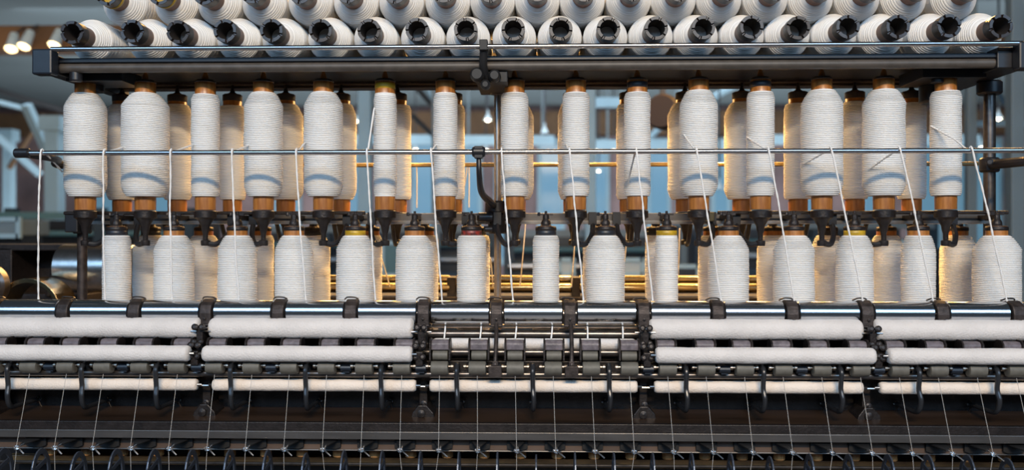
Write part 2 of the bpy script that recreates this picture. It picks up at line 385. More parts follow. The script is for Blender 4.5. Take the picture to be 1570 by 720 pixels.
# top creel tray
xa, xb = X(80, 1.94), X(1545, 1.94)
part('creel_tray', MB().box(xa, xb, 1.925, 2.22, ZO + .384, ZO + .391), 'navy')
part('tray_lip', MB().box(xa, xb, 1.912, 1.925, ZO + .384, ZO + .3945), 'navy', .002)
part('tray_bar', MB().lathe([(.0105, 0), (.0105, xb - xa)], (xa, 1.922, ZO + .3735), (1, 0, 0), 24), 'traybar', 0)
part('tray_back_bar', MB().box(xa, xb, 2.19, 2.235, ZO + .372, ZO + .402), 'castdark', .002)
part('peg_rail', MB().box(xa + .03, xb - .03, 1.985, 2.015, ZO + .378, ZO + .384), 'iron')
part('peg_rail', MB().box(xa + .03, xb - .03, 2.165, 2.19, ZO + .378, ZO + .384), 'iron')
part('tray_back_rod', MB().cyl((xa, 2.23, ZO + .46), (xb, 2.23, ZO + .46), .008, 14), 'darksteel')
# end brackets
ya, yb = 1.875, 2.25
e1 = X(48, ya)
part('end_bracket', MB().box(e1, e1 + .045, ya, ya + .03, ZO + .352, ZO + .408), 'navy', .004)
part('end_arm', MB().box(e1 + .008, e1 + .04, ya + .03, yb, ZO + .358, ZO + .40), 'black', .002)
part('end_boss', MB().cyl((e1 + .07, 1.93, ZO + .345), (e1 + .07, 1.93, ZO + .378), .014).cyl((e1 + .07, 2.02, ZO + .335), (e1 + .07, 2.02, ZO + .378), .018).box(e1 + .03, e1 + .16, 1.96, 2.06, ZO + .352, ZO + .38), 'black', .001)
e2 = X(1563, ya)
part('end_bracket', MB().box(e2, e2 + .045, ya, ya + .03, ZO + .352, ZO + .412), 'black', .004)
part('end_arm', MB().box(e2 - .03, e2 + .035, ya + .03, yb, ZO + .36, ZO + .405), 'black', .002)
part('end_boss', MB().box(e2 - .16, e2 - .02, 1.97, 2.1, ZO + .352, ZO + .38).cyl((e2 - .12, 1.99, ZO + .342), (e2 - .12, 1.99, ZO + .36), .014).cyl((e2 - .09, 2.08, ZO + .31), (e2 - .09, 2.08, ZO + .38), .03), 'black', .001)
part('top_rod', MB().cyl((e1 + .04, 1.882, ZO + .408), (e2 + .01, 1.882, ZO + .408), .0056, 16), 'rod')
# middle top casting
xm = X(742, 1.89)
part('top_rod_clamp', MB().box(xm - .009, xm + .009, 1.868, 1.892, ZO + .398, ZO + .421).tube([(xm, 1.884, ZO + .402), (xm - .002, 1.90, ZO + .37), (xm + .004, 1.925, ZO + .345)], .009, 10)
     .lathe([(.012, 0), (.016, .006), (.016, .02), (.011, .03)], (xm - .016, 1.925, ZO + .352), (0, -1, 0), 14)
     .lathe([(.010, 0), (.014, .006), (.014, .02), (.009, .03)], (xm + .022, 1.93, ZO + .350), (0, -1, 0), 14)
     .lathe([(.009, 0), (.011, .006), (.011, .02), (.006, .026)], (xm + .002, 1.925, ZO + .330), (0, -1, 0), 14)
     .box(xm - .02, xm + .05, 1.925, 2.1, ZO + .338, ZO + .366), 'soot', .0015)
# posts
def post(px, Y, r, ztop, zbot, m='darksteel'):
    x = X(px, Y); part('post', MB().cyl((x, Y, zbot), (x, Y, ztop), r, 20), m); return x
xp1 = post(126, 2.08, .0115, ZO + .375, 1.08, 'iron')
xp2 = post(763, 2.08, .0085, ZO + .375, 1.08, 'steel')
xp3 = post(1517, 2.08, .0135, ZO + .36, 1.08, 'darksteel')
part('post_collar', MB().cyl((xp3, 2.08, ZO + .33), (xp3, 2.08, ZO + .362), .028), 'black')
part('post_collar', MB().cyl((xp2, 2.08, ZO + .335), (xp2, 2.08, ZO + .365), .018), 'black')
# guide rod and its arms
yr = 1.86; zr = Zc(232.5, yr)
ga, gb = X(26, yr), X(1571, yr) + .12
part('guide_rod', MB().cyl((ga, yr, zr), (gb, yr, zr), .0056, 18), 'rod')
part('rod_end_cap', MB().cyl((ga - .004, yr, zr), (ga + .028, yr, zr), .0105, 18), 'black')
part('rod_arm', MB().tube([(ga + .02, yr, zr - .004), (ga + .05, 1.93, zr - .008), (X(86, 2.0), 2.0, zr - .012), (xp1, 2.07, zr - .012)], lambda t: .006 + .005 * t, 10), 'black')
part('rod_arm', MB().tube([(xp3 + .12, yr, zr - .006), (xp3 + .06, 1.92, zr - .012), (xp3 + .0, 2.03, zr - .014), (xp3, 2.07, zr - .012)], lambda t: .009 + .004 * t, 10)
     .cyl((xp3, 2.08, zr - .03), (xp3, 2.08, zr + .004), .022).lathe([(.008, 0), (.008, .012), (.005, .014)], (xp3 - .02, 2.04, zr - .01), (-.5, -1, 0), 10), 'black')
xg = X(734, yr)
part('rod_clamp', MB().lathe([(.009, -.0), (.0115, .003), (.0115, .024), (.009, .028)], (xg - .014, yr, zr), (1, 0, 0), 16).box(xg - .009, xg + .009, yr - .009, yr + .01, zr - .014, zr + .012), 'black', .001)
zcol = Zc(330, 2.04)
part('rod_support', MB().tube([(xg, yr + .002, zr - .008), (xg + .001, yr + .004, zr - .05), (xg + .004, 1.90, zr - .085), (xg + .018, 1.97, zcol + .03), (xp2 - .01, 2.05, zcol + .026)], lambda t: .0052 + .004 * t, 10), 'black')
part('post_clamp', MB().cyl((xp2, 2.08, Zc(308, 2.08)), (xp2, 2.08, Zc(327, 2.08)), .030).cyl((xp2, 2.08, Zc(327, 2.08)), (xp2, 2.08, Zc(358, 2.08)), .023)
     .cyl((xp2 - .012, 2.05, Zc(333, 2.05)), (xp2 - .045, 2.04, Zc(333, 2.05)), .011).cyl((xp2 - .012, 2.05, Zc(351, 2.05)), (xp2 - .03, 2.045, Zc(351, 2.05)), .007), 'black')
part('post_clamp', MB().cyl((xp1, 2.08, Zc(322, 2.08)), (xp1, 2.08, Zc(358, 2.08)), .022).box(xp1 - .022, xp1 + .01, 2.04, 2.10, Zc(356, 2.04), Zc(325, 2.04)), 'black', .003)
# rear guide rod, seen as a bronze line
zr2 = Zc(252.5, 2.30)
part('rear_guide_rod', MB().cyl((X(100, 2.3), 2.30, zr2), (X(1500, 2.3), 2.30, zr2), .0055, 14), 'brassrod')
part('rear_rod_support', MB().box(xp2 - .012, xp2 + .012, 2.288, 2.312, zr2 - .01, zr2 + .012).cyl((xp2 + .002, 2.3, zr2), (xp2 + .002, 2.22, Zc(318, 2.3)), .005), 'black', .001)
# mid rail between the tiers
zt = ZC + .0445; rl, rr_ = X(112, 2.08), X(1525, 2.08)
part('mid_rail', MB().box(rl, rr_, 2.075, 2.105, ZO + .030, ZO + .052), 'grey', .002)
part('mid_rail_lip', MB().box(rl, rr_, 2.066, 2.075, ZO + .026, ZO + .034), 'steel', .001)
ux = [131, 223, 315, 404, 496, 590.5, 683, 789, 883, 977, 1071, 1166, 1260, 1355, 1450]
uw = [62, 71, 43, 59, 60, 36, 38, 43, 42, 41, 58, 42, 62, 62, 45]
ubw = [54, 52, 44, 58, 52, 46, 40, 58, 50, 42, 58, 58, 46, 50, 46]
utape = [None, None, None, None, None, 'yellow', None, None, None, 'black', None, 'black', None, None, None]
lx = [179, 267, 364, 451, 545, 636, 723, 837, 928, 1022, 1117, 1217, 1310, 1408, 1528]
lw = [43, 61, 60, 60, 60, 60, 46, 42, 61, 36, 62, 62, 56, 50, 68]
lbw = [56, 54, 38, 52, 38, 44, 42, 38, 54, 34, 46, 48, 50, 52, 54]
ltape = ['black', None, None, None, 'yellow', None, 'red', 'black', 'black', 'yellow', None, None, 'yellow', None, None]
YF, YB = 2.0, 2.18
for row, Y in ((0, YF), (1, YB)):
    for i, px in enumerate(ux):
        x = X(px, YF); z = ZO
        s = -1 if row == 0 else 1
        part('bobbin_cup', MB().lathe([(.004, -.034), (.0095, -.034), (.0105, -.030), (.0105, -.022), (.0055, -.020), (.006, -.006), (.0085, .002), (.010, .012), (.0165, .024), (.021, .029), (.0252, .031), (.0252, .0455), (.0235, .0475), (.019, .047)],
             (x, Y, z + .009), n=20), 'castdark')
        side = -1 if i % 2 else 1
        if row == 0:
            part('cup_arm', MB().tube([(x + side * .006, Y, z - .020), (x + side * .024, Y + .01, z - .020), (x + side * .040, Y + .04, z + .004), (x + side * .042, 2.065, z + .036), (x + side * .042, 2.09, z + .04)], .0062, 8)
                 .box(x + side * .042 - .009, x + side * .042 + .009, 2.05, 2.075, z + .024, z + .054), 'black')
        else:
            part('cup_arm', MB().tube([(x, Y - .006, z - .02), (x, Y - .04, z - .02), (x, 2.10, z + .032)], .0055, 8), 'black')
for row, Y in ((0, YF), (1, YB)):
    for i, px in enumerate(lx):
        x = X(px, YF); z = ZO
        part('top_pin', MB().lathe([(.010, .024), (.0115, .026), (.0105, .031), (.0075, .036), (.0070, .046), (.0055, .048), (.003, .0485), (.0028, .055)], (x, Y, z), n=14)
             .bar((x, Y, z + .041), (x, 2.085, z + .041), .010, .010).bar((x - .016, Y, z + .047), (x + .016, Y, z + .047), .004, .004)
             .lathe([(.003, 0), (.004, .002), (.003, .008)], (x - .016, Y, z + .044), n=8), 'castdark')
part('mid_front_rod', MB().cyl((rl, 2.04, ZO + .052), (X(560, 2.04), 2.04, ZO + .052), .0042, 10), 'castdark')
part('mid_front_rod', MB().cyl((X(1100, 2.04), 2.04, ZO + .052), (rr_ + .01, 2.04, ZO + .052), .0042, 10), 'castdark')
# a bright tin clip on the mid rail
part('label_clip', MB().box(X(1076, 2.03), X(1096, 2.03), 2.035, 2.055, Zc(339, 2.03), Zc(325, 2.03)), 'brass', .001)

# drums (chrome) with brackets
yd = 1.92; zd = Zc(479, yd); rd = .0268
brk = [762 + 0] # bracket nearest the middle post, then every two spindles
XB0 = X(762, yd)
nb0 = -7; nb1 = 8
for k in range(nb0, nb1):
    x = XB0 + k * 2 * p
    lo, hi = x + .0145, x + 2 * p - .0145
    part('drum', MB().lathe([(.004, 0), (rd - .003, 0), (rd, .003), (rd, hi - lo - .003), (rd - .003, hi - lo), (.004, hi - lo)], (lo, yd, zd), (1, 0, 0), 48), 'chrome')
for k in range(nb0, nb1 + 1):
    x = XB0 + k * 2 * p
    n = 10; poly = []
    for i in range(n + 1):
        a = math.pi * (0.0 + i / n)
        poly.append((yd + .031 * math.cos(a), zd + .0295 * math.sin(a)))
    poly += [(yd - .031, zd - .026), (yd + .02, zd - .026)]
    db = part('drum_bracket', MB().prism(poly, 'x', x - .0125, x + .0125).box(x - .0135, x + .0135, yd - .034, yd - .01, zd - .028, zd - .024), 'iron', .0025)
    part('bracket_screw', MB().lathe([(.0028, 0), (.0028, .003), (.001, .0035)], (x, yd - .0312, zd - .012), (0, -1, 0), 10), 'castdark', parent=db)
    part('drum_shaft', MB().cyl((x - .0165, yd, zd - .001), (x + .0165, yd, zd - .001), .006, 12), 'steel')
    part('spring_clip', MB().tube([(x - .02, yd + .01, zd + .028), (x - .012, yd + .0, zd + .033), (x + .004, yd + .002, zd + .0325), (x + .01, yd + .01, zd + .029)], .0018, 6), 'darksteel', parent=db)
DXL = XB0 + nb0 * 2 * p; DXR = XB0 + nb1 * 2 * p
# rear rollers and rods under the drums
part('back_rod', MB().cyl((DXL, 1.935, Zc(500, 1.935)), (DXR, 1.935, Zc(500, 1.935)), .0045, 14), 'steel')
part('back_roller', MB().cyl((DXL, 1.93, Zc(512, 1.93)), (DXR, 1.93, Zc(512, 1.93)), .0095, 20), 'darksteel')
part('middle_tube', MB().cyl((DXL, 1.888, Zc(540, 1.888)), (DXR, 1.888, Zc(540, 1.888)), .0085, 20), 'darksteel')
part('bottom_roller', MB().cyl((DXL, 1.858, Zc(574, 1.858)), (DXR, 1.858, Zc(574, 1.858)), .0075, 18), 'darksteel')
part('back_plate', MB().box(DXL, DXR, 1.955, 1.965, .955, 1.135), 'castdark')
part('roller_beam', MB().box(DXL, DXR, 1.90, 1.925, 1.045, 1.075), 'castdark', .002)
part('thread_plate', MB().box(DXL, DXR, 1.892, 1.898, Zc(584, 1.892), Zc(577, 1.892)), 'iron')
# roller stands
STX = [k for k in (-9, -3, 3, 9)]
XST = X(649, 1.9)
for k in (-2, -1, 0, 1, 2, 3):
    x = XST + k * 6 * p
    st = part('roller_stand', MB().box(x - .009, x + .009, 1.90, 1.945, Zc(640, 1.93), Zc(497, 1.93)).box(x - .014, x + .014, 1.852, 1.90, Zc(578, 1.86), Zc(560, 1.86))
              .box(x - .008, x + .008, 1.83, 1.90, Zc(560, 1.85), Zc(538, 1.85)).box(x - .007, x + .007, 1.86, 1.90, Zc(538, 1.87), Zc(505, 1.87))
              .prism([(x - .028, Zc(645, 1.90)), (x + .028, Zc(645, 1.90)), (x + .024, Zc(632, 1.90)), (x + .009, Zc(620, 1.90)), (x - .009, Zc(620, 1.90)), (x - .022, Zc(632, 1.90))], 'y', 1.885, 1.945), 'castdark', .002)
    part('stand_bolt', MB().lathe([(.006, 0), (.0075, .002), (.0075, .006), (.004, .0075), (.0035, .011), (.001, .0115)], (x + .002, 1.898, Zc(619, 1.9)), (0, -1, 0), 16), 'castdark', parent=st)
    part('stand_bolt', MB().lathe([(.007, 0), (.0085, .002), (.0085, .006), (.004, .0075), (.001, .008)], (x - .002, 1.885, Zc(634, 1.885)), (0, -1, 0), 16), 'castdark', parent=st)
    for (dy, py, rr) in ((1.86, 503, .007), (1.855, 526, .006), (1.838, 531, .007), (1.835, 548, .0065)):
        for sx in (-1, 1):
            part('stand_knob', MB().lathe([(rr * .7, 0), (rr, .002), (rr, .008), (rr * .5, .010)], (x + sx * .0075, dy, Zc(py, dy)), (0, -1, .25), 12), 'castdark', parent=st)
    part('bearing_pin', MB().cyl((x - .022, 1.868, Zc(509, 1.87)), (x + .022, 1.868, Zc(509, 1.87)), .0022, 8), 'steel', parent=st)
    part('bearing_pin', MB().cyl((x - .018, 1.87, Zc(593, 1.87)), (x + .018, 1.87, Zc(593, 1.87)), .0022, 8), 'steel', parent=st)
# arms over the unclothed middle section
for pxm in (762, 874):
    x = X(pxm, yd)
    part('weighting_arm', MB().tube([(x, 1.885, Zc(497, 1.885)), (x + .001, 1.866, Zc(515, 1.866)), (x + .0005, 1.842, Zc(545, 1.842)), (x, 1.835, Zc(560, 1.835))], .0048, 8)
         .box(x - .014, x + .014, 1.828, 1.86, Zc(577, 1.84), Zc(560, 1.84)).box(x - .006, x + .006, 1.832, 1.845, Zc(560, 1.84), Zc(553, 1.84)), 'iron', .001)
# top front rollers, cradles, tubes
kmin, kmax = -14, 13
YT = 1.838; ZT = Zc(564, YT)
XK = X(790, YT)
def XT(k): return XK + k * p
for k in range(kmin, kmax + 1):
    x = XT(k)
    part('roller_boss', MB().lathe([(.010, -.0187), (.0138, -.0175), (.0142, -.013), (.0142, .013), (.0138, .0175), (.010, .0187)], (x, YT, ZT), (1, 0, 0), 24), 'boss')
for k in range(kmin, kmax + 1):
    x = XT(k)
    part('roller_journal', MB().lathe([(.0035, -.030), (.005, -.029), (.005, -.024), (.0032, -.023), (.0032, .023), (.005, .024), (.005, .029), (.0035, .030)], (x, YT, ZT + .003), (1, 0, 0), 12), 'journal')
for k in range(kmin, kmax + 1):
    if (k - 0) % 2 == 0: continue
    x = XT(k) + p / 2
    part('saddle', MB().lathe([(.004, -.012), (.008, -.011), (.008, .011), (.004, .012)], (x, YT + .004, ZT - .001), (1, 0, 0), 12).box(x - .007, x + .007, YT + .002, YT + .05, ZT - .012, ZT + .004), 'navy')
for k in range(kmin, kmax + 1):
    x = XT(k) + (.002 if k % 2 else -.001)
    poly = [(1.852, 1.1045), (1.852, 1.118), (1.857, 1.1245), (1.872, 1.1255), (1.880, 1.120), (1.880, 1.1045)]
    cr = part('apron_cradle', MB().prism(poly, 'x', x - .019, x + .019), 'cap', .002)
    for sx in (-1, 1):
        part('cradle_plate', MB().prism([(1.846, 1.084), (1.848, 1.120), (1.856, 1.1285), (1.874, 1.1285), (1.884, 1.120), (1.886, 1.084)], 'x', x + sx * .019, x + sx * .0225), 'castdark', parent=cr)
    part('apron', MB().lathe([(.009, -.0165), (.0112, -.0158), (.0112, .0158), (.009, .0165)], (x, 1.862, 1.0922), (1, 0, 0), 20), 'boss', parent=cr)
# cushion roll seen between the cradles
# hooks holding the lower clearer
XH = X(817, 1.83)
yh = 1.842
for k in range(-7, 7):
    x = XH + k * 2 * p
    z1, z2, z3, z4 = Zc(566, 1.82), Zc(592, 1.835), Zc(628, 1.83), Zc(616, 1.94)
    hk = part('clearer_hook', MB().tube([(x, 1.862, Zc(573, 1.86)), (x, 1.845, z1 + .006), (x, 1.824, z1 - .004), (x, 1.828, z2), (x + .002, 1.822, Zc(612, 1.82)), (x + .001, 1.835, z3), (x - .001, 1.87, z3 - .003), (x, 1.92, Zc(618, 1.92)), (x, 1.94, z4)],
         lambda t: .0052 - .0018 * max(0, t - .6), 10), 'hook')
    part('hook_pivot', MB().ring((x, 1.94, z4), (1, .3, 0), .007, .0022, 16, 6).cyl((x, 1.94, z4 - .0), (x + .006, 1.955, z4 - .03), .0022, 8).cyl((x - .008, 1.94, z4), (x + .008, 1.94, z4), .003, 8), 'darksteel', parent=hk)
# bench and lappet board
zb1 = Zc(625, 1.955); zb2 = Zc(649, 1.845)
part('bench_top', MB().prism([(1.955, zb1), (1.845, zb2), (1.845, zb2 - .004), (1.955, zb1 - .01)], 'x', DXL, DXR), 'bench')
part('bench_edge', MB().box(DXL, DXR, 1.838, 1.853, Zc(661.5, 1.838), zb2 + .001), 'castdark', .001)
part('bench_strip', MB().box(DXL, DXR, 1.829, 1.842, Zc(675, 1.829), Zc(663, 1.829)), 'grey', .001)
part('lappet_board', MB().box(DXL, DXR, 1.858, 1.88, Zc(692, 1.858), Zc(670, 1.858)), 'boardwood', .001)
part('lappet_board_edge', MB().cyl((DXL, 1.858, Zc(691.5, 1.858)), (DXR, 1.858, Zc(691.5, 1.858)), .0018, 8), 'grey')
part('frame_body', MB().box(DXL, DXR, 1.99, 2.26, .15, 1.075), 'black', .01)
part('creel_shelf', MB().box(DXL, DXR, 1.962, 2.26, 1.077, 1.085), 'boardwood')
for xx in (DXL + .3, 0.05, DXR - .3):
    part('frame_foot', MB().box(xx - .06, xx + .06, 1.9, 2.35, 0, .16), 'black', .01)
part('ring_rail', MB().box(DXL, DXR, 1.86, 1.93, .79, .805), 'darksteel', .002)
part('lower_board', MB().box(DXL, DXR, 1.955, 1.975, Zc(716, 1.955), Zc(703, 1.955)), 'amber', .001)
part('lower_rod', MB().cyl((DXL, 1.90, Zc(713, 1.90)), (DXR, 1.90, Zc(713, 1.90)), .0035, 10), 'darksteel')
ZE = Zc(690.5, 1.78); YE = 1.78
for k in range(-13, 14):
    x = XS(k)
    la = part('lappet', MB().prism([(x - .022, ZE + .010), (x + .022, ZE + .010), (x + .022, ZE - .013), (x + .012, ZE - .017), (x - .012, ZE - .017), (x - .022, ZE - .013)], 'y', 1.850, 1.858)
              .add([(x - .020, 1.852, ZE + .006), (x + .019, 1.852, ZE + .006), (x + .004, 1.80, ZE + .002), (x - .004, 1.80, ZE + .002),
                    (x - .020, 1.852, ZE + .003), (x + .019, 1.852, ZE + .003), (x + .004, 1.80, ZE - .001), (x - .004, 1.80, ZE - .001)],
                   [(0, 1, 2, 3), (7, 6, 5, 4), (0, 4, 5, 1), (1, 5, 6, 2), (2, 6, 7, 3), (3, 7, 4, 0)], False), 'soot', .0006)
for k in range(-13, 14):
    x = XS(k)
    part('thread_guide', MB().ring((x, YE, ZE), (0, -.35, 1), .0052, .0016, 18, 6).ring((x + .001, YE, ZE - .0022), (0, -.35, 1), .0047, .0011, 18, 6)
         .tube([(x + .004, YE + .004, ZE), (x + .002, 1.80, ZE + .001), (x, 1.85, ZE + .004)], .0012, 6)
         .tube([(x + .005, YE - .001, ZE - .002), (x + .011, YE - .004, ZE - .006), (x + .019, YE - .006, ZE - .0125)], .0016, 6), 'eye')
# separator loops between spindles
XQ = X(822, 1.79)
for k in range(-14, 14):
    x = XQ + (k + .0) * p
    zc_ = .842 + (0.0 if k % 6 else -.006)
    mb = MB(); n = 26; v = []; f = []
    for i in range(n):
        a = 2 * math.pi * i / n
        for (sc, dx) in ((1, -.0018), (1, .0018), (.64, .0018), (.64, -.0018)):
            v.append((x + dx, 1.80 + .037 * math.cos(a) * (sc if sc == 1 else .70), zc_ + .060 * math.sin(a) * (sc if sc == 1 else .80)))
    for i in range(n):
        j = (i + 1) % n
        for c in range(4): f.append((i * 4 + c, i * 4 + (c + 1) % 4, j * 4 + (c + 1) % 4, j * 4 + c))
    mb.add(v, f, False); mb.bar((x, 1.775, zc_ + .018), (x, 1.829, zc_ + .034), .0025, .010)
    mb.bar((x, 1.83, zc_ - .02), (x, 1.88, zc_ - .02), .0025, .012)
    part('separator', mb, 'bluewire', .0008)
for k in range(-13, 14):                                           # spindle heads with amber paper tubes behind the loops
    x = XS(k)
    part('spindle', MB().lathe([(.009, -.016), (.0125, -.013), (.0125, 0), (.007, .0015), (.0045, .002), (.003, .008)], (x + .006, 1.90, .878), n=12), 'amber')
# left end: headstock casing, brass pulley and cover
yh0 = 2.42
hx0, hx1 = X(-40, yh0), X(128, yh0)
part('headstock', MB().box(hx0 - .3, hx1, yh0 + .12, yh0 + .3, 0.9, Zc(377, yh0, 60) - .012).box(hx0 - .3, hx1, yh0, yh0 + .3, Zc(379, yh0) - .010, Zc(377, yh0) + .004)
     .box(hx0 - .3, X(18, yh0), yh0, yh0 + .13, .9, Zc(377, yh0) - .005).box(hx0 - .3, hx1, yh0, yh0 + .13, .9, Zc(452, yh0)), 'castdark', .003)
part('headstock_rib', MB().tube([(X(105, yh0), yh0, Zc(378, yh0)), (X(86, yh0), yh0, Zc(395, yh0)), (X(80, yh0), yh0, Zc(425, yh0)), (X(74, yh0), yh0, Zc(455, yh0))], .009, 8), 'castdark')
part('pulley_drum', MB().lathe([(.02, 0), (.062, 0), (.066, .004), (.066, .2), (.062, .204), (.02, .204)], (X(97, 2.36), 2.36, Zc(412, 2.36)), (1, 0, 0), 40), 'steel')
mb = MB(); poly = []
for i in range(13):
    a = R(20 + 140 * i / 12); poly.append((X(62, 2.26) + .085 * math.cos(a), Zc(476, 2.26) + .085 * math.sin(a)))
for i in range(12, -1, -1):
    a = R(20 + 140 * i / 12); poly.append((X(62, 2.26) + .074 * math.cos(a), Zc(476, 2.26) + .074 * math.sin(a)))
v = [(a, 2.20, b) for a, b in poly] + [(a, 2.29, b) for a, b in poly]; N = len(poly); f = []
for i in range(12):
    f += [(i, i + 1, N - 2 - i, N - 1 - i), (N + i, N + N - 1 - i, N + N - 2 - i, N + i + 1)]
for i in range(N): f.append((i, (i + 1) % N, N + (i + 1) % N, N + i))
part('pulley_cover', mb.add(v, f, False), 'brass', .001)
part('end_wheel', MB().lathe([(.01, 0), (.05, 0), (.055, .006), (.055, .03), (.048, .036), (.03, .02), (.01, .02)], (X(-14, 2.2), 2.2, Zc(438, 2.2)), (0, -1, 0), 32), 'darksteel')
# rear brass drums seen through the gap
for (py, r_, Y) in ((428, .0115, 2.42), (441, .013, 2.37)):
    for a, b in ((500, 690), (700, 876), (888, 1000), (1006, 1160)):
        part('rear_drum', MB().cyl((X(a, Y), Y, Zc(py, Y)), (X(b, Y), Y, Zc(py, Y)), r_, 24), 'brass')
part('rear_drum_bed', MB().box(X(480, 2.42), X(1180, 2.42), 2.33, 2.5, 1.14, Zc(452, 2.42)), 'castdark', .002)
for px in (694, 882):
    part('rear_drum_bearing', MB().box(X(px, 2.4) - .012, X(px, 2.4) + .012, 2.36, 2.45, 1.17, Zc(424, 2.4)), 'castdark', .002)
bpy.context.view_layer.update()

# ------------------------------------------------------------------ bobbins
COILW = .0041; GROOVE = .0030; SHARP = math.radians(75)
def package_profile(r, L, z0, fat, tr=.024, seed=0):
    """radius and height down a wound package with coil ridges; z0 is its bottom"""
    g = random.Random(seed); n = int(L / COILW); out = []
    ts = .030 if fat else .010; bs = .030 if fat else .012
    rt = tr * 1.12 if fat else r * .86
    def base(t):
        z = t * L
        if z > L - ts: u = (L - z) / ts; return rt + (r - rt) * (u ** .72)
        if z < bs: u = z / bs; return r * (.76 if fat else .9) + r * (.24 if fat else .1) * (1 - (1 - u) ** 2)
        return r
    out.append((tr * .98, z0))
    w1, w2 = g.uniform(0, 6), g.uniform(0, 6)
    for k in range(n):
        d = g.uniform(-.00035, .00035) + .0004 * math.sin(k * .23 + w1) * (1 if fat else .6)
        for (u, h) in ((.0, 0), (.16, .75), (.5, 1), (.84, .75)):
            t = (k + u) / n
            out.append((max(tr, base(t) + d - GROOVE * (1.7 if t * L > L - ts else 1) * (1 - h)), z0 + t * L))
    out.append((max(tr, base(1)), z0 + L)); out.append((tr * .98, z0 + L + .001))
    return out
cache = {}
def pkg_mesh(w_m, L, fat, seed):
    key = (round(w_m, 4), round(L, 3), fat, seed)
    if key not in cache:
        cache[key] = MB().lathe(package_profile(w_m / 2, L, 0, fat, seed=seed), n=44,
              jit=lambda a, z: .006 * math.sin(2 * math.pi * a + z * 40 + seed)).mesh('package', M['roving'])
    return cache[key]
tube_meshes = {}
def tube_mesh(kind):
    if kind in tube_meshes: return tube_meshes[kind]
    tr = .0232
    if kind == 'upper':   prof = [(.012, -.0305), (tr, -.0305), (tr, -.020), (tr * 1.02, -.008), (tr, 0), (tr, .22), (tr, .264), (tr * .9, .2665), (.012, .267)]
    elif kind == 'lower': prof = [(.012, -.022), (tr, -.022), (tr, .238), (tr, .256), (tr * .95, .262), (.012, .262)]
    tube_meshes[kind] = MB().lathe(prof, n=28).mesh('tube', M['wood']); return tube_meshes[kind]
band_cache = {}
def band_mesh(z0, z1, m, r=.0236):
    k = (z0, z1, m)
    if k not in band_cache: band_cache[k] = MB().lathe([(r - .0006, z0), (r, z0 + .0004), (r, z1 - .0004), (r - .0006, z1)], n=28).mesh('band', M[m])
    return band_cache[k]
cap_mesh = {'upper': MB().lathe([(.0234, .2645), (.0237, .2650), (.0237, .2670), (.0205, .2690), (.0205, .2705), (.012, .2715)], n=24).mesh('cap', M['darksteel']),
            'lower': MB().lathe([(.0236, .252), (.0242, .2535), (.0242, .2585), (.0225, .2615), (.012, .2635), (.011, .268)], n=24).mesh('cap', M['castdark'])}
pin_mesh = MB().lathe([(.011, .2705), (.0075, .274), (.0058, .282), (.0030, .289), (.0024, .2955)], n=16).mesh('pin', M['wood'])
spike = MB().lathe([(.0238, .249), (.0242, .251), (.0242, .2645), (.015, .2665), (.0065, .272), (.004, .280), (.0028, .2955)], n=20).mesh('cap', M['darktube'])
def child(name, me, parent):
    o = bpy.data.objects.new(name, me); COL.objects.link(o); o.parent = parent; return o
tape_words = {'yellow': 'yellow-banded', 'black': 'black-banded', 'red': 'red-and-black-banded', 'green': 'green-banded'}
def bobbin(x, Y, zbase, w_px, kind, label, group, tape=None, seed=0, L=None, dist=2.0, dark=False):
    e = empty('roving_bobbin', (x, Y, zbase)); wm = w_px / F * dist
    L = L or .222; fat = w_px > 47
    if kind == 'upper': L = .240 if fat else .236
    child('tube', tube_mesh(kind), e)
    pk = child('roving_package', pkg_mesh(wm, L, fat, seed % 5), e); pk.rotation_euler.z = seed * 1.3
    child('tube_cap', spike if (dark and kind == 'upper') else cap_mesh[kind], e)
    if kind == 'upper' and not dark: child('pin', pin_mesh, e)
    if tape:
        mname = {'yellow': 'yellow', 'black': 'black_tape', 'red': 'red_tape', 'green': 'green_tape'}[tape]
        b = child('band', band_mesh(*( (.2475, .2605) if kind == 'upper' else (.2405, .2525)), mname), e); b['label'] = tape + ' band around the tube'
    tag(e, label, 'bobbin', group)
    return e
def size_word(wp): return 'thick' if wp >= 57 else ('slim' if wp <= 47 else 'medium')
zU = ZO + .0885                                                     # underside of the hanging packages
NU = len(ux)
for i, px in enumerate(ux):
    t = utape[i]
    bobbin(X(px, YF), YF, zU, uw[i], 'upper', '%s white %sroving bobbin, %s in the upper front row' % (size_word(uw[i]), (tape_words[t] + ' ') if t else '', nth(i, NU)),
           'roving bobbins hanging in the upper front row', t, i)
for i, px in enumerate(ux):
    t = 'green' if i == 10 else ('black' if i in (1, 10, 14) else None)
    bobbin(X(px, YF), YB, zU, ubw[i], 'upper', '%s amber-lit roving bobbin, %s in the upper rear row' % (size_word(ubw[i]), nth(i, NU)),
           'roving bobbins hanging in the upper rear row', t, i + 3, dark=True)
zL = ZO - .242; NL = len(lx)
for i, px in enumerate(lx):
    t = ltape[i]
    bobbin(X(px, YF), YF, zL, lw[i] * .985, 'lower', '%s white %sroving bobbin, %s in the lower front row' % (size_word(lw[i]), (tape_words[t] + ' ') if t else '', nth(i, NL)),
           'roving bobbins standing in the lower front row', t, i + 2, L=.240)
for i, px in enumerate(lx):
    bobbin(X(px, YF), YB, zL, lbw[i] * 1.05, 'lower', '%s amber-lit roving bobbin, %s in the lower rear row' % (size_word(lbw[i]), nth(i, NL)),
           'roving bobbins standing in the lower rear row', 'black' if i % 3 == 0 else None, i + 1, L=.240)

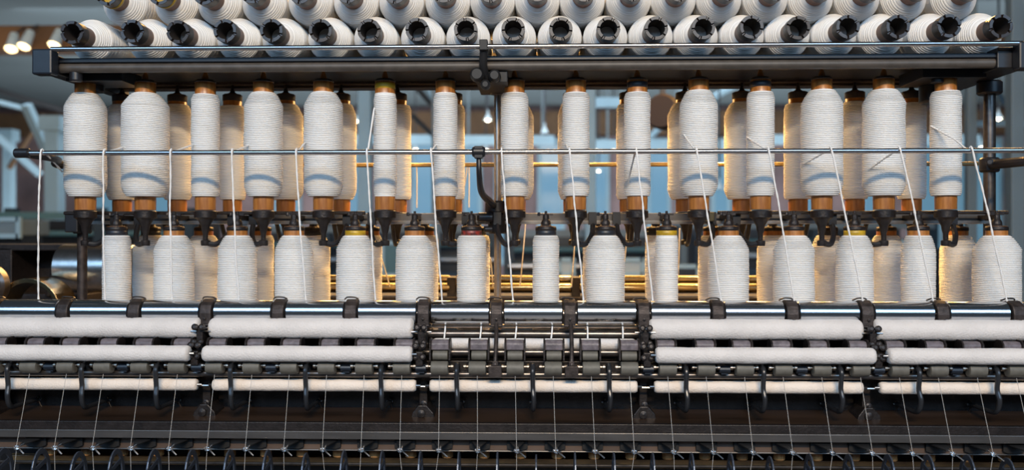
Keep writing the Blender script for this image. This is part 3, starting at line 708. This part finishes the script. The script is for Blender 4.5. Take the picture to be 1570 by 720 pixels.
# bobbins lying on top
def mouth_tube():
    mb = MB(); n = 64; ro, ri = .0252, .0185; Ltop = .082
    prof = [(ro * .93, .0), (ro * .93, Ltop - .040), (ro * .97, Ltop - .030), (ro, Ltop - .028), (ro, Ltop - .001)]
    v = []; f = []
    rows = prof + [(ro * .985, Ltop), (ri, Ltop), (ri * .98, Ltop - .004), (ri * .92, Ltop - .06), (.002, Ltop - .0605)]
    for r, z in rows:
        for i in range(n):
            a = 2 * math.pi * i / n; notch = (i % 11) in (0, 1) and i < 60
            zz = z - .0055 if (notch and z > Ltop - .002) else z
            v.append((r * math.cos(a), r * math.sin(a), zz))
    for k in range(len(rows) - 1):
        for i in range(n):
            j = (i + 1) % n; f.append((k * n + i, k * n + j, (k + 1) * n + j, (k + 1) * n + i))
    return v, f, n
v, f, n = mouth_tube()
mb = MB(); mb.add(v[:3 * n], f[:2 * n], True); mouth_wood = mb.mesh('tube', M['oldwood'])
mb = MB(); mb.add(v[2 * n:8 * n], [tuple(q - 2 * n for q in ff) for ff in f[2 * n:7 * n]], False); collar_mesh = mb.mesh('collar', M['darktube'])
mb = MB(); mb.add(v[7 * n:], [tuple(q - 7 * n for q in ff) for ff in f[7 * n:]], True); bore_mesh = mb.mesh('bore', M['cavity'])
rear_tube = MB().lathe([(.0236, 0), (.0236, .05), (.015, .05), (.014, .03)], (0, 0, -.27), (0, 0, 1), 24).mesh('tube_tail', M['wood'])
ribbon = MB().lathe([(.0256, .050), (.0262, .0505), (.0262, .058), (.0256, .0585)], n=32).mesh('ribbon', M['yellow'])
def lying(x, zc, yrim, dia, seed, label, group, yel=False):
    # local +Z points to the camera side; z=0 at the front end of the straight package
    e = empty('roving_bobbin', (x, yrim, zc)); g = random.Random(seed)
    e.rotation_mode = 'XYZ'; e.rotation_euler = (R(90 + g.uniform(-.6, 1.2)), 0, R(g.uniform(-1.0, 1.0)))
    pk = child('roving_package', pkg_mesh(dia, .225, True, seed % 5), e); pk.location.z = -.203; pk.rotation_euler.z = g.uniform(0, 6)
    t = child('tube', mouth_wood, e); t.location.z = .0; t.rotation_euler.z = g.uniform(0, 6)
    c = child('end_collar', collar_mesh, e); c.rotation_euler.z = g.uniform(0, 6); c['label'] = 'dark notched tube end'
    b = child('bore', bore_mesh, c)
    if yel:
        y = child('band', ribbon, e); y['label'] = 'yellow band'; y.location.z = 0
    tag(e, label, 'bobbin', group)
t1 = [110, 202, 272, 345, 417, 491, 565, 640, 713, 787, 860, 933, 1006, 1078, 1152, 1225, 1300, 1376, 1455, 1534]
ZT1 = ZO + .4435
for i, px in enumerate(t1):
    lying(X(px, 1.872), ZT1, 1.952, .0995 if i else .097, i, 'white roving bobbin lying on the tray, %s in the bottom layer' % nth(i, 20), 'bobbins lying in the bottom layer on top')
t2 = [163, 245, 314, 386, 460, 533, 606, 680, 752, 824, 896, 970, 1042, 1115, 1189, 1262, 1337, 1412, 1492]
for i, px in enumerate(t2):
    lying(X(px, 1.875), ZO + .527, 1.955, .102, i + 40, 'white roving bobbin cut by the top edge, %s in the second layer' % nth(i, 19), 'bobbins lying in the second layer on top', i < 2)

# ------------------------------------------------------------------ clearers
def roll(name, px0, px1, Y, py, r, m, label, group, amp=.03, seed=0, ends=True):
    g = random.Random(seed); a = X(px0, Y); b = X(px1, Y); L = b - a; n = max(8, int(L / .006)); ph = [g.uniform(0, 6.28) for _ in range(6)]
    prof = [(.004, 0), (r * .8, .0005), (r * .95, .004)]
    for k in range(1, n): prof.append((r, L * k / n))
    prof += [(r * .95, L - .004), (r * .8, L - .0005), (.004, L)]
    def jit(u, z): return amp * (.5 * math.sin(z * 31 + ph[0]) + .35 * math.sin(z * 83 + ph[1] + 2 * math.sin(6.28 * u)) + .3 * math.sin(z * 190 + ph[2] + 6.28 * u * 2) + .25 * math.sin(6.28 * u * 3 + z * 50 + ph[3]))
    e = empty(name, ((a + b) / 2, Y, Zc(py, Y)))
    MB().lathe(prof, (-L / 2, 0, 0), (1, 0, 0), 36, jit).build('flannel_sleeve', M[m], e)
    MB().cyl((-L / 2 - .010, 0, 0), (L / 2 + .010, 0, 0), .0035, 10).build('axle', M['steel'], e)
    tag(e, label, 'roller', group)
secs = ['far left', 'left middle', 'middle', 'right middle', 'far right']
up = [(-75, 308), (323, 634), None, (995, 1320), (1339, 1680)]
mi = [(-75, 291), (312, 632), None, (1005, 1341), (1361, 1700)]
lo_ = [(-75, 303), (327, 638), (659, 977), (1003, 1322), (1348, 1680)]
for i in range(5):
    if up[i]: roll('clearer_roller', *up[i], 1.889, 504, .0222, 'flannel', 'thick white flannel clearer roller of the %s section, top of the rows' % secs[i], 'thick upper clearer rollers', .030, i)
    if mi[i]: roll('clearer_roller', *mi[i], 1.822, 543.5, .0168, 'flannel', 'white flannel clearer roller of the %s section, just above the rubber rollers' % secs[i], 'middle clearer rollers', .030, i + 10)
    roll('clearer_roller', *lo_[i], 1.868, 591.5, .0132, 'fluff', 'thin cream clearer roller of the %s section, lowest of the rows' % secs[i], 'thin lower clearer rollers', .03, i + 20)
roll('clearer_roller', 664, 974, 1.912, 527, .0125, 'flannel', 'white clearer roller lying behind the uncovered cradles of the middle section', 'rear clearer roller', .02, 33)

# ------------------------------------------------------------------ rovings and yarns
roving = [ # (x on the rod, x at the drum, start on the bobbin (px, py) )
    (65, 66, (104, 262)), (161, 167, (186, 226)), (263, 269, (296, 222)), (357, 370, (380, 223)), (455, 472, (466, 218)), (563, 578, (573, 165)),
    (661, 679, (668, 222)), (769, 787, (772, 262)), (873, 894, (868, 220)), (975, 999, (962, 285)), (1067, 1103, (1050, 205)), (1177, 1214, (1148, 208)),
    (1273, 1318, (1238, 250)), (1378, 1425, (1338, 258)), (1488, 1537, (1432, 191))]
for i, (a, b, s) in enumerate(roving):
    bx = X(ux[i], YF); wr = uw[i] / F * 2.0 / 2
    A = at(s[0], s[1], YF - wr * .9)
    dx = max(-wr, min(wr, A.x - bx)); A = Vector((bx + dx, YF - math.sqrt(max(0, wr * wr - dx * dx)) - .0025, A.z)) if i else Vector((bx - wr * .95, YF - .02, A.z))
    top = Vector((X(a, yr), yr, zr + .0078)); fr = Vector((X(a, yr) + .0005, yr - .0078, zr)); mid_in = Vector((X(a, yr) - (0 if i != 14 else .004), yr + .007, zr + .003))
    end = Vector((X(b, 1.93), 1.912, zd + rd + .0015)); g = random.Random(i)
    pts = [A]
    if i == 14: pts.append(A.lerp(mid_in, .6) + Vector((.004, -.004, .0)))
    elif s[1] > 240: pts.append(A.lerp(mid_in, .5) + Vector((g.uniform(-.001, .001), 0, 0)))
    pts += [mid_in, top, fr]
    n = 9
    for k in range(1, n): 
        t = k / n; q = fr.lerp(end, t); pts.append(q + Vector((g.uniform(-.0009, .0009), -.004 * math.sin(math.pi * t), 0)))
    pts.append(end)
    ph = g.uniform(0, 6)
    o = MB().tube(pts, lambda t: .0020 * (1 + .18 * math.sin(t * 130 + ph) + .1 * math.sin(t * 57)), 8).build('roving_strand', M['strand'])
    origin(o, end); tag(o, 'white roving strand looped over the guide rod, %s of the strands' % nth(i, 15), 'roving', 'roving strands over the guide rod')
for i, px in enumerate((682, 737, 791, 846, 899, 953)):
    A = at(px + 1, 495, 1.925); B = at(px - (1 if px < 850 else -2), 519, 1.905)
    o = MB().tube([A, A.lerp(B, .5) + Vector((.0006, -.002, 0)), B], .0019, 8).build('roving_end', M['strand']); origin(o, A)
    tag(o, 'short white roving below the drums in the middle section, %s of six' % nth(i, 6), 'roving', 'short rovings entering the middle section')
# amber strands at the rear
for i, (a, b, c, d) in enumerate(((639, 252, 639, 318), (717, 250, 712, 285), (719, 252, 719, 318), (585, 395, 598, 440), (752, 395, 756, 440), (806, 340, 797, 440), (882, 360, 876, 440), (961, 355, 958, 400), (1042, 350, 1040, 420), (585, 240, 596, 250))):
    A = at(a, b, 2.31); B = at(c, d, 2.36)
    o = MB().tube([A, A.lerp(B, .5) + Vector((.0005, 0, -.001)), B], .0016, 6).build('roving_strand', M['strand']); origin(o, B)
    tag(o, 'thin amber-lit roving strand on the rear side, %s in the gaps' % nth(i, 10) if i not in (4,) else 'thin amber-lit roving strand on the rear side, right beside the middle post', 'roving', 'rear roving strands')
for k in range(-13, 14):
    g = random.Random(k + 50)
    T = Vector((XT(k) if True else 0, YT - .004, Zc(576, 1.835))); E = Vector((XS(k), YE, ZE)); Bt = E + Vector((g.choice((-.006, .004, .009, .0, -.012)), .005, -.10))
    o = MB().tube([T, T.lerp(E, .5), E + Vector((0, 0, .001)), E + Vector((0, 0.0005, -.004)), E.lerp(Bt, .5), Bt], .00052, 6, smooth_pts=False).build('yarn', M['yarn']); origin(o, E)
    i = k + 13
    lab = 'fine white yarn running down to its wire guide, %s of the yarns' % (nth(i, 27) if min(i, 26 - i) < 13 and i != 13 else 'middle one')
    tag(o, lab, 'yarn', 'fine yarns below the front rollers')
